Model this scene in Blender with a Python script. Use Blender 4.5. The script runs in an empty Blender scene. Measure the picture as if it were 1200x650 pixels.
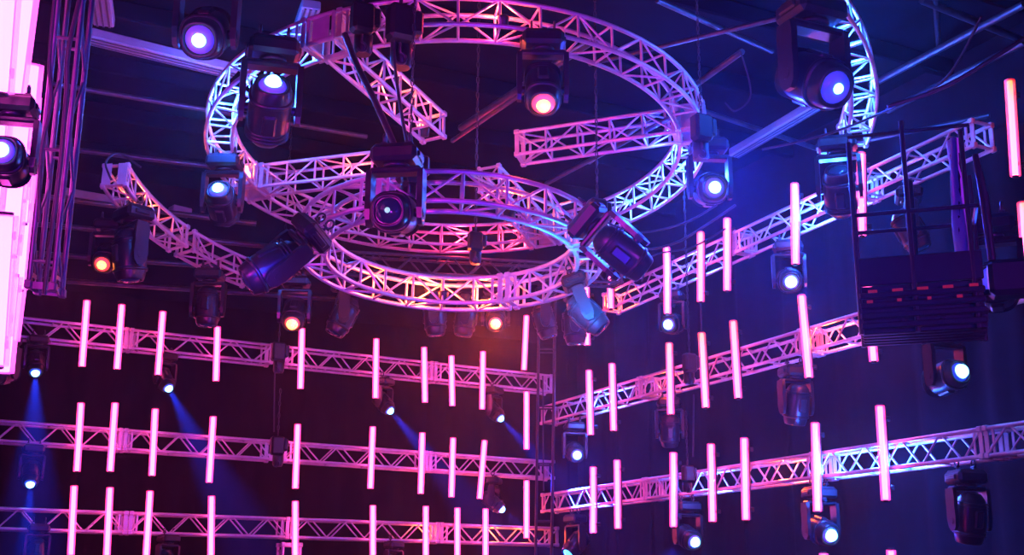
import bpy, bmesh, math, random
from math import sin, cos, pi, radians, sqrt, atan2
from mathutils import Vector, Matrix

random.seed(7)
SC = bpy.context.scene
COL = SC.collection
EYE = 1.6
YB, XR = 19.0, 9.84          # front planes of the truss runs on the back and right walls
V = Vector

# ------------------------------------------------------------------ camera
FPX, PITCH, ROLL, YAW = 1430.0, radians(15.38), radians(0.45), radians(25.9)
F = V((sin(YAW)*cos(PITCH), cos(YAW)*cos(PITCH), sin(PITCH)))
R0 = V((cos(YAW), -sin(YAW), 0)); U0 = R0.cross(F)
RT = R0*cos(ROLL) + U0*sin(ROLL); UP = -R0*sin(ROLL) + U0*cos(ROLL)
CAM = V((0, 0, EYE))
cd = bpy.data.cameras.new('camera'); co = bpy.data.objects.new('camera', cd); COL.objects.link(co)
cd.sensor_width = 36.0; cd.lens = FPX*36.0/1200.0; cd.clip_start = .05; cd.clip_end = 200
co.matrix_world = Matrix(((RT.x, UP.x, -F.x, CAM.x), (RT.y, UP.y, -F.y, CAM.y), (RT.z, UP.z, -F.z, CAM.z), (0, 0, 0, 1)))
SC.camera = co
FH = V((sin(YAW), cos(YAW), 0)); RH = V((cos(YAW), -sin(YAW), 0))

def ray(x, y): return F*FPX + RT*(x-600) + UP*(325-y)
def on_y(x, y, Y): d = ray(x, y); return CAM + d*(Y/d.y)
def on_x(x, y, X): d = ray(x, y); return CAM + d*(X/d.x)
def on_z(x, y, h): d = ray(x, y); return CAM + d*(h/d.z)
def at(x, y, D): return CAM + ray(x, y)*(D/FPX)       # D = depth along the view axis
def hit(x, y, p, n): d = ray(x, y); return CAM + d*((p-CAM).dot(n)/d.dot(n))

# ------------------------------------------------------------------ materials
def mat(name, col, rough=.5, metal=0., emit=None, es=0., bump=None, noise=None):
    m = bpy.data.materials.new(name); m.use_nodes = True
    nt = m.node_tree; b = nt.nodes['Principled BSDF']
    b.inputs['Base Color'].default_value = (*col, 1)
    b.inputs['Roughness'].default_value = rough; b.inputs['Metallic'].default_value = metal
    if emit:
        b.inputs['Emission Color'].default_value = (*emit, 1); b.inputs['Emission Strength'].default_value = es
    if noise:
        t = nt.nodes.new('ShaderNodeTexNoise'); t.inputs['Scale'].default_value = noise[0]; t.inputs['Detail'].default_value = 4
        c = nt.nodes.new('ShaderNodeTexCoord'); nt.links.new(c.outputs['Object'], t.inputs['Vector'])
        r = nt.nodes.new('ShaderNodeValToRGB'); r.color_ramp.elements[0].position = .3; r.color_ramp.elements[1].position = .75
        r.color_ramp.elements[0].color = (*[v*noise[1] for v in col], 1); r.color_ramp.elements[1].color = (*col, 1)
        nt.links.new(t.outputs['Fac'], r.inputs['Fac']); nt.links.new(r.outputs['Color'], b.inputs['Base Color'])
        if bump:
            bp = nt.nodes.new('ShaderNodeBump'); bp.inputs['Strength'].default_value = bump
            nt.links.new(t.outputs['Fac'], bp.inputs['Height']); nt.links.new(bp.outputs['Normal'], b.inputs['Normal'])
    return m
M = {}
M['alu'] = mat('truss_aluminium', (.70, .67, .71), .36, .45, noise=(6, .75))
M['alu_dark'] = mat('dark_metal_truss', (.16, .15, .19), .4, .6, noise=(8, .6))  # darker metal tone for the left tower
M['black'] = mat('black_plastic', (.012, .011, .015), .42, 0, noise=(20, .7))
M['gloss'] = mat('glossy_black_shell', (.018, .017, .022), .3, 0, noise=(12, .8))
M['grey'] = mat('lit_black_shell', (.05, .05, .055), .35)  # black shell made lighter, lamp light put into its colour
M['steel'] = mat('dark_painted_steel', (.06, .06, .07), .4, .5, noise=(10, .6))
M['pipe'] = mat('galvanised_pipe', (.11, .11, .13), .35, .7, noise=(9, .6))
M['cable'] = mat('black_cable_rubber', (.03, .03, .035), .5)
M['batten'] = mat('grey_batten_housing', (.3, .28, .33), .5, .1, noise=(5, .8))
M['cream'] = mat('pale_hoist_paint', (.6, .55, .6), .45, .1)
M['drape'] = mat('stage_drape_cloth', (.009, .008, .013), .95, 0, noise=(3, .6), bump=.2)
M['wall'] = mat('dark_wall_paint', (.015, .013, .022), .9, 0, noise=(2, .6))
M['ceil'] = mat('dark_ceiling_paint', (.007, .006, .011), .9, 0, noise=(2, .6))
M['floor'] = mat('studio_floor', (.012, .012, .012), .6, 0, noise=(2, .7))
for k in ('drape', 'wall', 'ceil', 'floor'): M[k].node_tree.nodes['Principled BSDF'].inputs['Specular IOR Level'].default_value = .06
M['yellow'] = mat('orange_glint_paint', (.6, .16, .02), .5)  # colour of the reflected red glints painted on the platform bars
M['cloth'] = mat('pale_cloth', (.5, .42, .6), .8)

def tube_mat(name, c1, c2, s, lo=-.5, hi=.5):
    # LED tube: pixel colour may change along its length (object z)
    m = bpy.data.materials.new(name); m.use_nodes = True; nt = m.node_tree; b = nt.nodes['Principled BSDF']
    b.inputs['Base Color'].default_value = (.6, .5, .6, 1)
    tc = nt.nodes.new('ShaderNodeTexCoord'); sp = nt.nodes.new('ShaderNodeSeparateXYZ'); mr = nt.nodes.new('ShaderNodeMapRange')
    mx = nt.nodes.new('ShaderNodeMix'); mx.data_type = 'RGBA'
    nt.links.new(tc.outputs['Object'], sp.inputs[0]); nt.links.new(sp.outputs['Z'], mr.inputs['Value'])
    mr.inputs['From Min'].default_value = lo; mr.inputs['From Max'].default_value = hi
    nt.links.new(mr.outputs['Result'], mx.inputs['Factor'])
    mx.inputs[6].default_value = (*c1, 1); mx.inputs[7].default_value = (*c2, 1)
    nt.links.new(mx.outputs[2], b.inputs['Emission Color']); b.inputs['Emission Strength'].default_value = s
    return m
def lens_mat(name, col, s): 
    m = mat(name, (.3, .3, .4), .1, 0, col, s); m.cycles.emission_sampling = 'NONE'; return m
M['t_pink'] = tube_mat('led_tube_pink', (1, .085, .36), (1, .08, .30), 15)
M['t_hot'] = tube_mat('led_tube_rose_white', (1, .08, .6), (1, .075, .6), 14)
M['t_coral'] = tube_mat('led_tube_coral', (1, .08, .36), (1, .08, .05), 14, 0, .45)
M['t_orange'] = tube_mat('led_tube_orange_top', (1, .08, .25), (1, .07, .004), 16, -.2, .5)
M['t_rim'] = tube_mat('led_tube_glow_sleeve', (1, .01, .12), (1, .006, .08), 3)
M['t_rimhot'] = tube_mat('led_tube_glow_sleeve_violet', (1, .06, .75), (1, .055, .7), 3.5)
M['t_rimred'] = tube_mat('led_tube_glow_sleeve_red', (1, .01, .05), (1, .015, .004), 3, -.2, .5)
for k in ('t_rim', 't_rimhot', 't_rimred'):                      # thin emissive sleeve, paints the edge glow round the bright core
    nt = M[k].node_tree; b = nt.nodes['Principled BSDF']; b.inputs['Alpha'].default_value = .45
    M[k].cycles.emission_sampling = 'NONE'
M['l_blue'] = lens_mat('lens_blue', (.01, .10, 1), 1.6)
M['b_blue'] = lens_mat('lamp_blue_white', (.12, .45, 1), 12)
M['b_orange'] = lens_mat('lamp_orange', (1, .22, .03), 12)
M['b_dim'] = lens_mat('lamp_pale_green', (.25, .6, .5), 1.2)
M['l_bluehot'] = lens_mat('lens_blue_bright', (.004, .05, 1), .7)
M['l_orange'] = lens_mat('lens_orange', (1, .05, .005), 1.6)
M['l_dark'] = mat('lens_glass_dark', (.03, .1, .12), .06, .2)
M['l_dim'] = mat('lens_glass_blackish', (.02, .05, .06), .08, .2)
M['l_cyan'] = lens_mat('lens_cyan', (.05, .45, 1), 5)

# ------------------------------------------------------------------ mesh building
def frame_of(d):
    d = d.normalized(); a = V((0, 0, 1)) if abs(d.z) < .95 else V((1, 0, 0))
    s = d.cross(a).normalized(); return s, s.cross(d).normalized()
class MB:
    def __init__(s): s.v = []; s.f = []; s.smooth = []
    def add(s, vs, fs, sm=False):
        n = len(s.v); s.v += [V(p) for p in vs]; s.f += [[i+n for i in f] for f in fs]; s.smooth += [sm]*len(fs); return s
    def tube(s, pts, r, n=8, closed=False, caps=True):
        pts = [V(p) for p in pts]; m = len(pts); rings = []
        rr = r if isinstance(r, (list, tuple)) else [r]*m
        ps = None
        for i, p in enumerate(pts):
            if closed: d = pts[(i+1) % m]-pts[i-1]
            else: d = pts[min(i+1, m-1)]-pts[max(i-1, 0)]
            d.normalize()
            if ps is None: a, b = frame_of(d)
            else:
                a = (ps - d*ps.dot(d)); a = a.normalized() if a.length > 1e-6 else frame_of(d)[0]; b = a.cross(d)
            ps = a
            rings.append([p + a*rr[i]*cos(2*pi*k/n) + b*rr[i]*sin(2*pi*k/n) for k in range(n)])
        vs = [q for r_ in rings for q in r_]; fs = []
        for i in range(m if closed else m-1):
            j = (i+1) % m
            for k in range(n): l = (k+1) % n; fs.append([i*n+k, i*n+l, j*n+l, j*n+k])
        s.add(vs, fs, True)
        if caps and not closed:
            s.add(rings[0], [list(range(n))]); s.add(rings[-1], [list(range(n))[::-1]])
        return s
    def box(s, c, x, y, z, sx, sy, sz, bev=0.0):
        # box centred at c with unit axes x, y, z; bevelled edges
        c, x, y, z = V(c), V(x), V(y), V(z); hx, hy, hz = sx/2, sy/2, sz/2
        b = min(bev, hx*.9, hy*.9, hz*.9) if bev else 0
        if not b:
            vs = [c + x*i*hx + y*j*hy + z*k*hz for i in (-1, 1) for j in (-1, 1) for k in (-1, 1)]
            return s.add(vs, [[0, 1, 3, 2], [4, 6, 7, 5], [0, 4, 5, 1], [2, 3, 7, 6], [0, 2, 6, 4], [1, 5, 7, 3]])
        vs = []; idx = {}
        for i in (-1, 1):
            for j in (-1, 1):
                for k in (-1, 1):
                    for t in range(3):
                        o = [hx-b, hy-b, hz-b]; o[t] += b
                        idx[(i, j, k, t)] = len(vs); vs.append(c + x*i*o[0] + y*j*o[1] + z*k*o[2])
        g = lambda i, j, k, t: idx[(i, j, k, t)]
        fs = []
        for q in (-1, 1):
            fs.append([g(q, -1, -1, 0), g(q, 1, -1, 0), g(q, 1, 1, 0), g(q, -1, 1, 0)])
            fs.append([g(-1, q, -1, 1), g(1, q, -1, 1), g(1, q, 1, 1), g(-1, q, 1, 1)])
            fs.append([g(-1, -1, q, 2), g(1, -1, q, 2), g(1, 1, q, 2), g(-1, 1, q, 2)])
            for w in (-1, 1):
                fs.append([g(q, w, -1, 0), g(q, w, 1, 0), g(q, w, 1, 1), g(q, w, -1, 1)])
                fs.append([g(q, -1, w, 0), g(q, 1, w, 0), g(q, 1, w, 2), g(q, -1, w, 2)])
                fs.append([g(-1, q, w, 1), g(1, q, w, 1), g(1, q, w, 2), g(-1, q, w, 2)])
                for u in (-1, 1): fs.append([g(q, w, u, 0), g(q, w, u, 1), g(q, w, u, 2)])
        return s.add(vs, fs)
    def abox(s, c, sx, sy, sz, bev=0.0): return s.box(c, (1, 0, 0), (0, 1, 0), (0, 0, 1), sx, sy, sz, bev)
    def lathe(s, prof, n=24, sx=1, sy=1, o=(0, 0, 0), power=2.0):
        # profile (r, z) turned about z; power > 2 squares the section off
        o = V(o); vs = []; fs = []; m = len(prof)
        for r, z in prof:
            for k in range(n):
                a = 2*pi*k/n; c_, s_ = cos(a), sin(a)
                e = 2/power; vs.append(o + V((sx*r*abs(c_)**e*(1 if c_ >= 0 else -1), sy*r*abs(s_)**e*(1 if s_ >= 0 else -1), z)))
        for i in range(m-1):
            for k in range(n): l = (k+1) % n; fs.append([i*n+k, i*n+l, (i+1)*n+l, (i+1)*n+k])
        s.add(vs, fs, True)
        s.add(vs[:n], [list(range(n))[::-1]]); s.add(vs[-n:], [list(range(n))]); return s
    def xform(s, mt): s.v = [mt @ p for p in s.v]; return s
    def mesh(s, name, m):
        me = bpy.data.meshes.new(name); me.from_pydata([tuple(p) for p in s.v], [], s.f)
        bm = bmesh.new(); bm.from_mesh(me); bmesh.ops.recalc_face_normals(bm, faces=bm.faces); bm.to_mesh(me); bm.free()
        me.polygons.foreach_set('use_smooth', s.smooth); me.materials.append(m); me.update(); return me
    def build(s, name, m, parent=None, loc=None):
        o = bpy.data.objects.new(name, s.mesh(name, m)); COL.objects.link(o)
        if parent: o.parent = parent
        if loc is not None: o.location = loc
        return o

def tag(o, label=None, cat=None, group=None, kind=None):
    if label: o['label'] = label
    if cat: o['category'] = cat
    if group: o['group'] = group
    if kind: o['kind'] = kind
    return o
def empty(name, loc, mt=None):
    o = bpy.data.objects.new(name, None); COL.objects.link(o); o.empty_display_size = .1
    o.matrix_world = Matrix.Translation(loc) @ (mt.to_4x4() if mt else Matrix.Identity(4)); return o
def kids(o): return [c for c in bpy.data.objects if c.parent is o]

# ------------------------------------------------------------------ trusses
def truss(name, path, H, W, label, cat, group=None, m='alu', cr=.024, lr=.0125, bay=None, plates=(1, 1), samples=2, style='warren'):
    """path(t in 0..1) -> (point on the lower front chord, side dir, up dir).  Box truss, four chords, lacing on four faces."""
    p0, s0, u0 = path(0.0)
    base = empty(name, p0); tag(base, label, cat, group)
    L = sum((path((i+1)/24)[0]-path(i/24)[0]).length for i in range(24))
    n = max(2, int(round(L/(bay or H*1.08))))
    L_ = lambda t, a, b: (lambda q: q[0] + q[1]*W*a + q[2]*H*b - p0)(path(t))
    for a, b in ((0, 0), (1, 0), (0, 1), (1, 1)):
        MB().tube([L_(i/(samples-1), a, b) for i in range(samples)], cr, 8).build('chord', M[m], base)
    lac = MB()
    for fi, face in enumerate((((0, 0), (0, 1)), ((1, 0), (1, 1)), ((0, 0), (1, 0)), ((0, 1), (1, 1)))):
        for i in range(n):
            flip = (i + (fi % 2 if style == 'post' else 0)) % 2
            A, B = (face[0], face[1]) if not flip else (face[1], face[0])
            if style == 'post':                  # uprights with a diagonal in every bay
                if fi < 2 or i % 2 == 0: lac.tube([L_((i+.03)/n, *A), L_((i+.97)/n, *B)], lr, 6, caps=False)
                if i: lac.tube([L_(i/n, *face[0]), L_(i/n, *face[1])], lr*1.15, 6, caps=False)
            elif fi < 2:
                lac.tube([L_((i+.06)/n, *A), L_((i+.94)/n, *B)], lr, 6, caps=False)
            elif i % 2 == 0:
                lac.tube([L_((i+.5)/n, *A), L_((i+.5)/n, *B)], lr, 6, caps=False)
    lac.build('lacing', M[m], base)
    for e, on in ((0.0, plates[0]), (1.0, plates[1])):
        if not on: continue
        q = path(e); t = (path(.01)[0]-path(0)[0]) if e == 0 else (path(1)[0]-path(.99)[0]); t.normalize()
        t_in = t if e == 0 else -t
        pl = MB(); sd, up = q[1], q[2]; o = q[0]-p0 + t_in*.03
        # end frame: four corner bosses, joined by flat bars on each side
        for a in (0, 1):
            pl.box(o + sd*W*a + up*H*.5 , t, sd, up, .055, .012, H, 0)
            pl.box(o + sd*W*a + up*H*.5 + t_in*.09, t, sd, up, .03, .012, H, 0)
        for b in (0, 1): pl.box(o + sd*W*.5 + up*H*b, t, sd, up, .055, W, .012, 0)
        for a in (0, 1):
            for b in (0, 1): pl.box(o + sd*W*a + up*H*b, t, sd, up, .07, .062, .062, .01)
        pl.build('end_frame', M[m], base)
    return base
def straight(name, A, B, up, side, H, W, *a, **k):
    A, B = V(A), V(B)
    return truss(name, lambda t: (A.lerp(B, t), side, up), H, W, *a, **k)

ZU = V((0, 0, 1))
TH = .28
# back wall runs: lower front chord px line, section breaks in x
rows_back = [
    ('top', ((15, 393), (626, 456.5)), [-60, 150, 320], [333, 508, 648]),
    ('middle', ((0, 516), (628, 558.5)), [-60, 143, 320], [331, 502, 650]),
    ('lowest', ((0, 619), (610, 637)), [-60, 149, 339], [339, 515, 655]),
]
ends_words = ['leftmost, running out of frame', 'between the second and fifth tubes from the left',
              'just right of the dark hoist gap', 'at its right end near the corner']
ROWZ = {}
def line_y(pts, x): (x0, y0), (x1, y1) = pts; return y0 + (y1-y0)*(x-x0)/(x1-x0)
for nm, pts, a, b in rows_back:
    w = 0
    for seg in (a, b):
        for i in range(2):
            x0, x1 = seg[i], seg[i+1]
            P = on_y(x0, line_y(pts, x0), YB); Q = on_y(x1, line_y(pts, x1), YB)
            g = (Q-P).normalized()*.008
            straight('truss_section', P+g, Q-g, ZU, V((0, 1, 0)), TH, TH,
                     '%s row box truss section, back wall, %s' % (nm, ends_words[w]), 'truss', 'straight trusses on the back wall')
            w += 1
P = on_y(332, 633, YB); Q = P - ZU*1.3
straight('truss_upright', Q, P - ZU*.03, V((0, 1, 0)), V((1, 0, 0)), TH, TH, 'short upright truss hanging below the lowest back-wall row behind the fifth tube', 'truss')
rows_right = [
    ('top', ((740, 350), (1155, 164)), [706, 862, 1012, 1160]),
    ('middle', ((634, 496), (980, 402)), [634, 748, 936, 1125, 1290]),
    ('lowest', ((635, 599), (980, 556)), [635, 751, 942, 1135, 1330]),
]
rw = {'top': ['near the corner behind the tilted black lamp', 'lit blue beside the four short tubes', 'beyond the platform posts, dark at its far end'],
      'middle': ['starting in the room corner', 'behind the group of three tubes', 'crossing behind the lift platform', 'beyond the platform at the frame edge'],
      'lowest': ['starting in the room corner', 'carrying three tubes above a blue lamp', 'lit bright blue beside a long tube', 'running out at the right frame edge']}
def right_row(pts, x):
    # straight in 3-D between two measured points
    A = on_x(pts[0][0], pts[0][1], XR); B = on_x(pts[1][0], pts[1][1], XR)
    d = ray(x, 325); yy = XR/d.x*d.y
    return A.lerp(B, (yy-A.y)/(B.y-A.y))
for nm, pts, xs in rows_right:
    for i in range(len(xs)-1):
        P, Q = right_row(pts, xs[i]), right_row(pts, xs[i+1]); g = (Q-P).normalized()*.008
        straight('truss_section', P+g, Q-g, ZU, V((1, 0, 0)), TH, TH,
                 '%s row box truss section, right wall, %s' % (nm, rw[nm][i]), 'truss', 'straight trusses on the right wall')

# circular trusses --------------------------------------------------
class Ring:
    def __init__(s, a, d, h, t1, t2, Rin, H, W):
        u = RH + V((0, 0, t1)); v = FH + V((0, 0, t2)); s.u = u.normalized(); s.v = v.normalized(); s.w = s.u.cross(s.v).normalized()
        s.c = CAM + RH*a + FH*d + V((0, 0, h)); s.R = Rin; s.H = H; s.W = W
    def p(s, an, r=None, z=0): r = s.R if r is None else r; return s.c + s.u*r*cos(an) + s.v*r*sin(an) + s.w*z
    def rad(s, an): return s.u*cos(an) + s.v*sin(an)
    def ang(s, x, y): q = hit(x, y, s.c, s.w)-s.c; return atan2(q.dot(s.v), q.dot(s.u))
    def arc(s, a0, a1, label, group, name='curved_truss_section', bay=None, **k):
        n = max(6, int(abs(a1-a0)*s.R/.16))
        return truss(name, lambda t: (s.p(a0+(a1-a0)*t), s.rad(a0+(a1-a0)*t), s.w), s.H, s.W, label, 'truss', group, samples=n, bay=bay or s.H*1.3, style='post', **k)
kA, kE = 14/15.5, 14/16.
RA = Ring(-.746*kA, 14, 5.91*kA, .018, -.098, 2.99*kA, .30, .30)
RB = Ring(-.599, 11.6, 3.35, -.013, -.086, 1.247, .283, .241)
RE = Ring(-.401*kE, 14, 5.985*kE, .055, -.179, 4.991*kE, .28, .28)
# normals: w should point up
for r in (RA, RB, RE):
    if r.w.z < 0: r.w = -r.w

aN = RA.ang(412, 80); aL = RA.ang(300, 225); aR = RA.ang(800, 160); aF = RA.ang(640, 288)
def unwrap(a, ref):
    while a < ref: a += 2*pi
    return a
hb = .17/RA.R      # half angle of a junction
# order counter-clockwise (angles: 0 right, +90 far, 180 left, -90 near)
aR0 = aR; aF1 = unwrap(aF, aR0); aL1 = unwrap(aL, aF1); aN1 = unwrap(aN, aL1); aR1 = aR0 + 2*pi
spans = [(aR0, aF1, 'far right quarter of the large upper truss ring, glowing blue-white'),
         (aF1, aL1, 'far left quarter of the large upper truss ring, seen behind the small ring'),
         (aL1, aN1, 'left quarter of the large upper truss ring, bright blue beside a moving head'),
         (aN1, aR1, 'near quarter of the large upper truss ring, pink arch at the picture top')]
for a0, a1, lb in spans:
    RA.arc(a0+hb, a1-hb, lb, 'sections of the large truss ring')
def junction(an, lb):
    c = RA.p(an, RA.R + RA.W/2, RA.H/2); rd = RA.rad(an); tg = (-RA.u*sin(an) + RA.v*cos(an))
    e = empty('truss_corner_block', c); tag(e, lb, 'truss joint', 'corner blocks of the large truss ring')
    m = MB(); h = RA.H/2; wd = RA.W/2; l = .16
    for i in (-1, 1):
        for j in (-1, 1):
            m.tube([rd*wd*i + RA.w*h*j - tg*l, rd*wd*i + RA.w*h*j + tg*l], .026, 8)
            m.tube([rd*wd*i + tg*l*.95*j - RA.w*h, rd*wd*i + tg*l*.95*j + RA.w*h], .024, 8)
            m.tube([-rd*wd + tg*l*.95*i + RA.w*h*j, rd*wd + tg*l*.95*i + RA.w*h*j], .024, 8)
    m.build('frame', M['alu'], e)
    pl = MB()
    for j in (-1, 1): pl.box(tg*l*j, tg, rd, RA.w, .012, RA.W*.8, RA.H*.85, 0)
    pl.box(rd*wd, rd, tg, RA.w, .012, .2, RA.H*.8, 0)
    pl.build('gusset_plate', M['alu'], e)
for an, lb in ((aR0, 'square junction block at the right of the large ring, glowing blue'),
               (aF1, 'square junction block at the far side of the large ring, behind the small ring'),
               (aL1, 'square junction block at the left of the large ring, lit magenta'),
               (aN1, 'square junction block at the near left of the large ring, under a black hoist')):
    junction(an, lb)
def spoke(an, tip, lb):
    # radial arm from the ring towards its middle; tip given as a picture point on the ring plane
    P = RA.p(an, RA.R - .02); T = hit(*tip, RA.c, RA.w); d = (T-P); d.normalize(); sd = d.cross(RA.w).normalized()
    straight('spoke_truss', P - sd*.14, T - sd*.14, RA.w, sd, RA.H, .28, lb, 'truss', 'spoke trusses inside the large ring', bay=.38, style='post')
spoke(aN1, (509, 164), 'short truss arm pointing down to the ring middle, tip lit yellow orange')
spoke(aL1, (474, 205), 'short truss arm reaching right from the left of the large ring, pink')
spoke(aR0, (607, 187), 'short truss arm reaching left from the right of the large ring, violet and blue')
spoke(aF1, (572, 220), 'short truss arm from the far side of the large ring, seen through the small ring')

bB = [RB.ang(702, 290), RB.ang(590, 352), RB.ang(383, 295), RB.ang(455, 253)]
bB[0] = RB.ang(676, 288)
for i in range(1, 4): bB[i] = unwrap(bB[i], bB[i-1])
bB.append(bB[0]+2*pi)
lbB = ['far right section of the small lower truss ring, blue violet underneath', 'far section of the small lower truss ring, orange light inside it',
       'left section of the small lower truss ring, violet', 'near section of the small lower truss ring, violet arch under the spokes']
for i in range(4):
    RB.arc(bB[i]+.012, bB[i+1]-.012, lbB[i], 'sections of the small truss ring', bay=.34)

aC0 = RE.ang(133, 214); aC1 = RE.ang(300, 328)
aC0, aC1 = sorted((unwrap(aC0, 0), unwrap(aC1, 0)))
mid = RE.ang(218, 290) % (2*pi)
RE.arc(mid+.012, aC1, 'curved truss hanging alone at the left, near piece ending in a square plate', 'outer arc trusses', bay=.36)
RE.arc(aC0, mid-.012, 'curved truss hanging alone at the left, lower piece ending above a dark lamp', 'outer arc trusses', bay=.36)
# square steel plates closing the free end of the left arc
pe = [o for o in COL.objects if o.get('label', '').startswith('curved truss hanging alone at the left')]
eA = aC1 if (RE.p(aC1)-at(133, 214, 14)).length < (RE.p(aC0)-at(133, 214, 14)).length else aC0
ow = pe[0] if eA == aC1 else pe[1]
tg = (-RE.u*sin(eA) + RE.v*cos(eA)); rd = RE.rad(eA); cc = RE.p(eA, RE.R + RE.W/2, RE.H/2)
for k in (-1, 1):
    o = MB().box(cc + rd*k*.095 + tg*(.01 if eA == aC1 else -.01) - ow.location, tg, rd, RE.w, .012, .11, .30, 0).build('end_plate', M['alu'], ow)
aD0 = RE.ang(965, 176); aD1 = RE.ang(905, -60)
aD1, aD0 = sorted((aD0, aD1))
aDm = RE.ang(978, 8)
RE.arc(aDm+.01, aD0, 'curved truss at upper right, hanging piece glowing electric blue', 'outer arc trusses', bay=.36)
RE.arc(aD1, aDm-.01, 'curved truss at upper right, upper piece running out of the picture top', 'outer arc trusses', bay=.36)

# ------------------------------------------------------------------ LED tubes
TR = .030
def led_tube(A, B, label, group, core='t_pink', rim='t_rim', back=V((0, 1, 0)), bracket=True, r=TR):
    A, B = V(A), V(B)                       # A top, B bottom
    L = (A-B).length; mid = (A+B)/2; z = (A-B).normalized(); x = z.cross(back).normalized(); y = z.cross(x)
    e = empty('led_tube', mid, Matrix((x, y, z)).transposed()); tag(e, label, 'light tube', group)
    MB().tube([(0, 0, -L/2+.02), (0, 0, L/2-.02)], r, 10).build('glowing_core', M[core], e)
    MB().tube([(0, 0, -L/2+.01), (0, 0, L/2-.01)], r*1.75, 14, caps=False).build('glow_sleeve', M[rim], e)
    for s in (-1, 1):
        MB().lathe([(r*.9, -.012), (r*1.1, -.008), (r*1.1, .008), (r*.9, .012)], 12, o=(0, 0, s*L/2)).build('end_cap', M['black'], e)
    if bracket:
        yb = V((0, 1, 0)) if y.dot(back) > 0 else V((0, -1, 0))
        MB().box(yb*(r*1.75+.016), (1, 0, 0), (0, 1, 0), (0, 0, 1), .03, .024, L*.97, .004).build('mounting_channel', M['pipe'], e)
        for s in (-.36, .36):
            m = MB(); yy = V((0, 1, 0)) if y.dot(back) > 0 else V((0, -1, 0))
            m.box(V((0, 0, s*L)) + yy*(r*1.5+.03), (1, 0, 0), (0, 1, 0), (0, 0, 1), .05, .06, .035, .006)
            m.box(V((0, 0, s*L)) + yy*(r*1.5+.07), (1, 0, 0), (0, 1, 0), (0, 0, 1), .028, .04, .06, .006)
            m.build('bracket', M['steel'], e)
    return e
order = ['first', 'second', 'third', 'fourth', 'fifth', 'sixth', 'seventh', 'eighth', 'ninth', 'tenth']
bt = {
 'top': [((102, 351), (96, 430)), ((143, 356), (137, 433)), ((191, 364), (185, 440)), ((255, 382), (253, 447)), ((354, 384), (352, 456)),
         ((441, 396), (440, 467)), ((497, 406), (498, 472)), ((529, 416), (530, 476)), ((566, 411), (565, 480)), ((617, 369), (614, 434))],
 'middle': [((95, 471), (90, 553)), ((135, 471), (129, 553)), ((182, 478), (178, 558)), ((250, 487), (245, 566)), ((349, 496), (346, 573)),
            ((437, 499), (434, 573)), ((495, 506), (493, 579)), ((531, 512), (529, 583)), ((568, 515), (562, 585)), ((617, 458), (617, 527))],
 'lowest': [((87, 568), (83, 651)), ((129, 570), (125, 652)), ((176, 574), (171, 655)), ((248, 580), (247, 660)), ((346, 586), (346, 664)),
            ((437, 591), (437, 667)), ((499, 592), (499, 667)), ((536, 594), (536, 668)), ((569, 595), (569, 670)), ((617, 562), (617, 631))],
}
for row, lst in bt.items():
    for i, (a, b) in enumerate(lst):
        A = on_y(*a, YB-.13); B = on_y(*b, YB-.13)
        lb = 'pink light tube on the back wall, %s from left, %s row' % (order[i], row)
        if i == 9: lb = 'glowing pink light tube beside the room corner, in the %s row of the back wall' % row
        led_tube(A, B, lb, 'pink light tubes on the back wall', 't_hot' if False else 't_pink')
rt = {
 'top': [((687, 335), (688, 405), 't_pink', 'below the blue-lit lamp'), ((714, 308), (716, 362), 't_coral', 'shortest, close behind the tilted black lamp'), ((781, 289), (782, 368), 't_pink', 'with a blue lamp at its foot'),
         ((821, 271), (821, 354), 't_coral', 'with a thin cable hanging under it'), ((852, 255), (852, 341), 't_coral', 'orange topped, right of the cabled tube'), ((931, 214), (932, 310), 't_coral', 'crossing the blue-white truss glare'),
         ((1009, 178), (1010, 277), 't_coral', 'partly hidden behind the platform post'), ((1183, 93), (1190, 207), 't_orange', 'orange red, highest at the right edge'), ((1198, 236), (1206, 350), 't_coral', 'cut by the right frame edge')],
 'middle': [((690, 433), (692, 510), 't_pink', 'nearest the corner beside a blue lamp'), ((717, 425), (719, 505), 't_pink', 'second from the corner'), ((784, 401), (786, 486), 't_coral', 'above a dark hanging lamp'),
            ((822, 389), (827, 478), 't_orange', 'orange waist, under the cable'), ((859, 375), (865, 467), 't_coral', 'orange topped, left of a dark hanging lamp'), ((939, 345), (948, 443), 't_coral', 'tallest, before the red-lit truss'),
            ((1016, 330), (1024, 424), 't_pink', 'only its foot showing under the lift platform')],
 'lowest': [((695, 546), (695, 625), 't_pink', 'nearest the corner'), ((723, 538), (724, 620), 't_pink', 'second from the corner'), ((789, 529), (789, 618), 't_pink', 'with a blue lamp at its right foot'),
            ((833, 519), (835, 612), 't_pink', 'left of the pair over dark cloth'), ((872, 512), (874, 610), 't_pink', 'beside the orange-lit lacing'), ((955, 494), (958, 600), 't_pink', 'with a bright blue lamp at its left foot'),
            ((1031, 474), (1038, 587), 't_pink', 'rightmost, leaning, in the blue glare')],
 'bottom': [((965, 647), (968, 740), 't_pink', 'only its tip showing below the blue lamp'), ((1044, 643), (1049, 742), 't_pink', 'only its tip showing, right of the other tip')],
}
for row, lst in rt.items():
    for a, b, mt, w in lst:
        A = on_x(*a, XR-.13); B = on_x(*b, XR-.13)
        led_tube(A, B, 'light tube, right wall %s row, %s' % (row, w), 'light tubes on the right wall', mt, 't_rim' if mt == 't_pink' else 't_rimred', back=V((1, 0, 0)))
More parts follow.
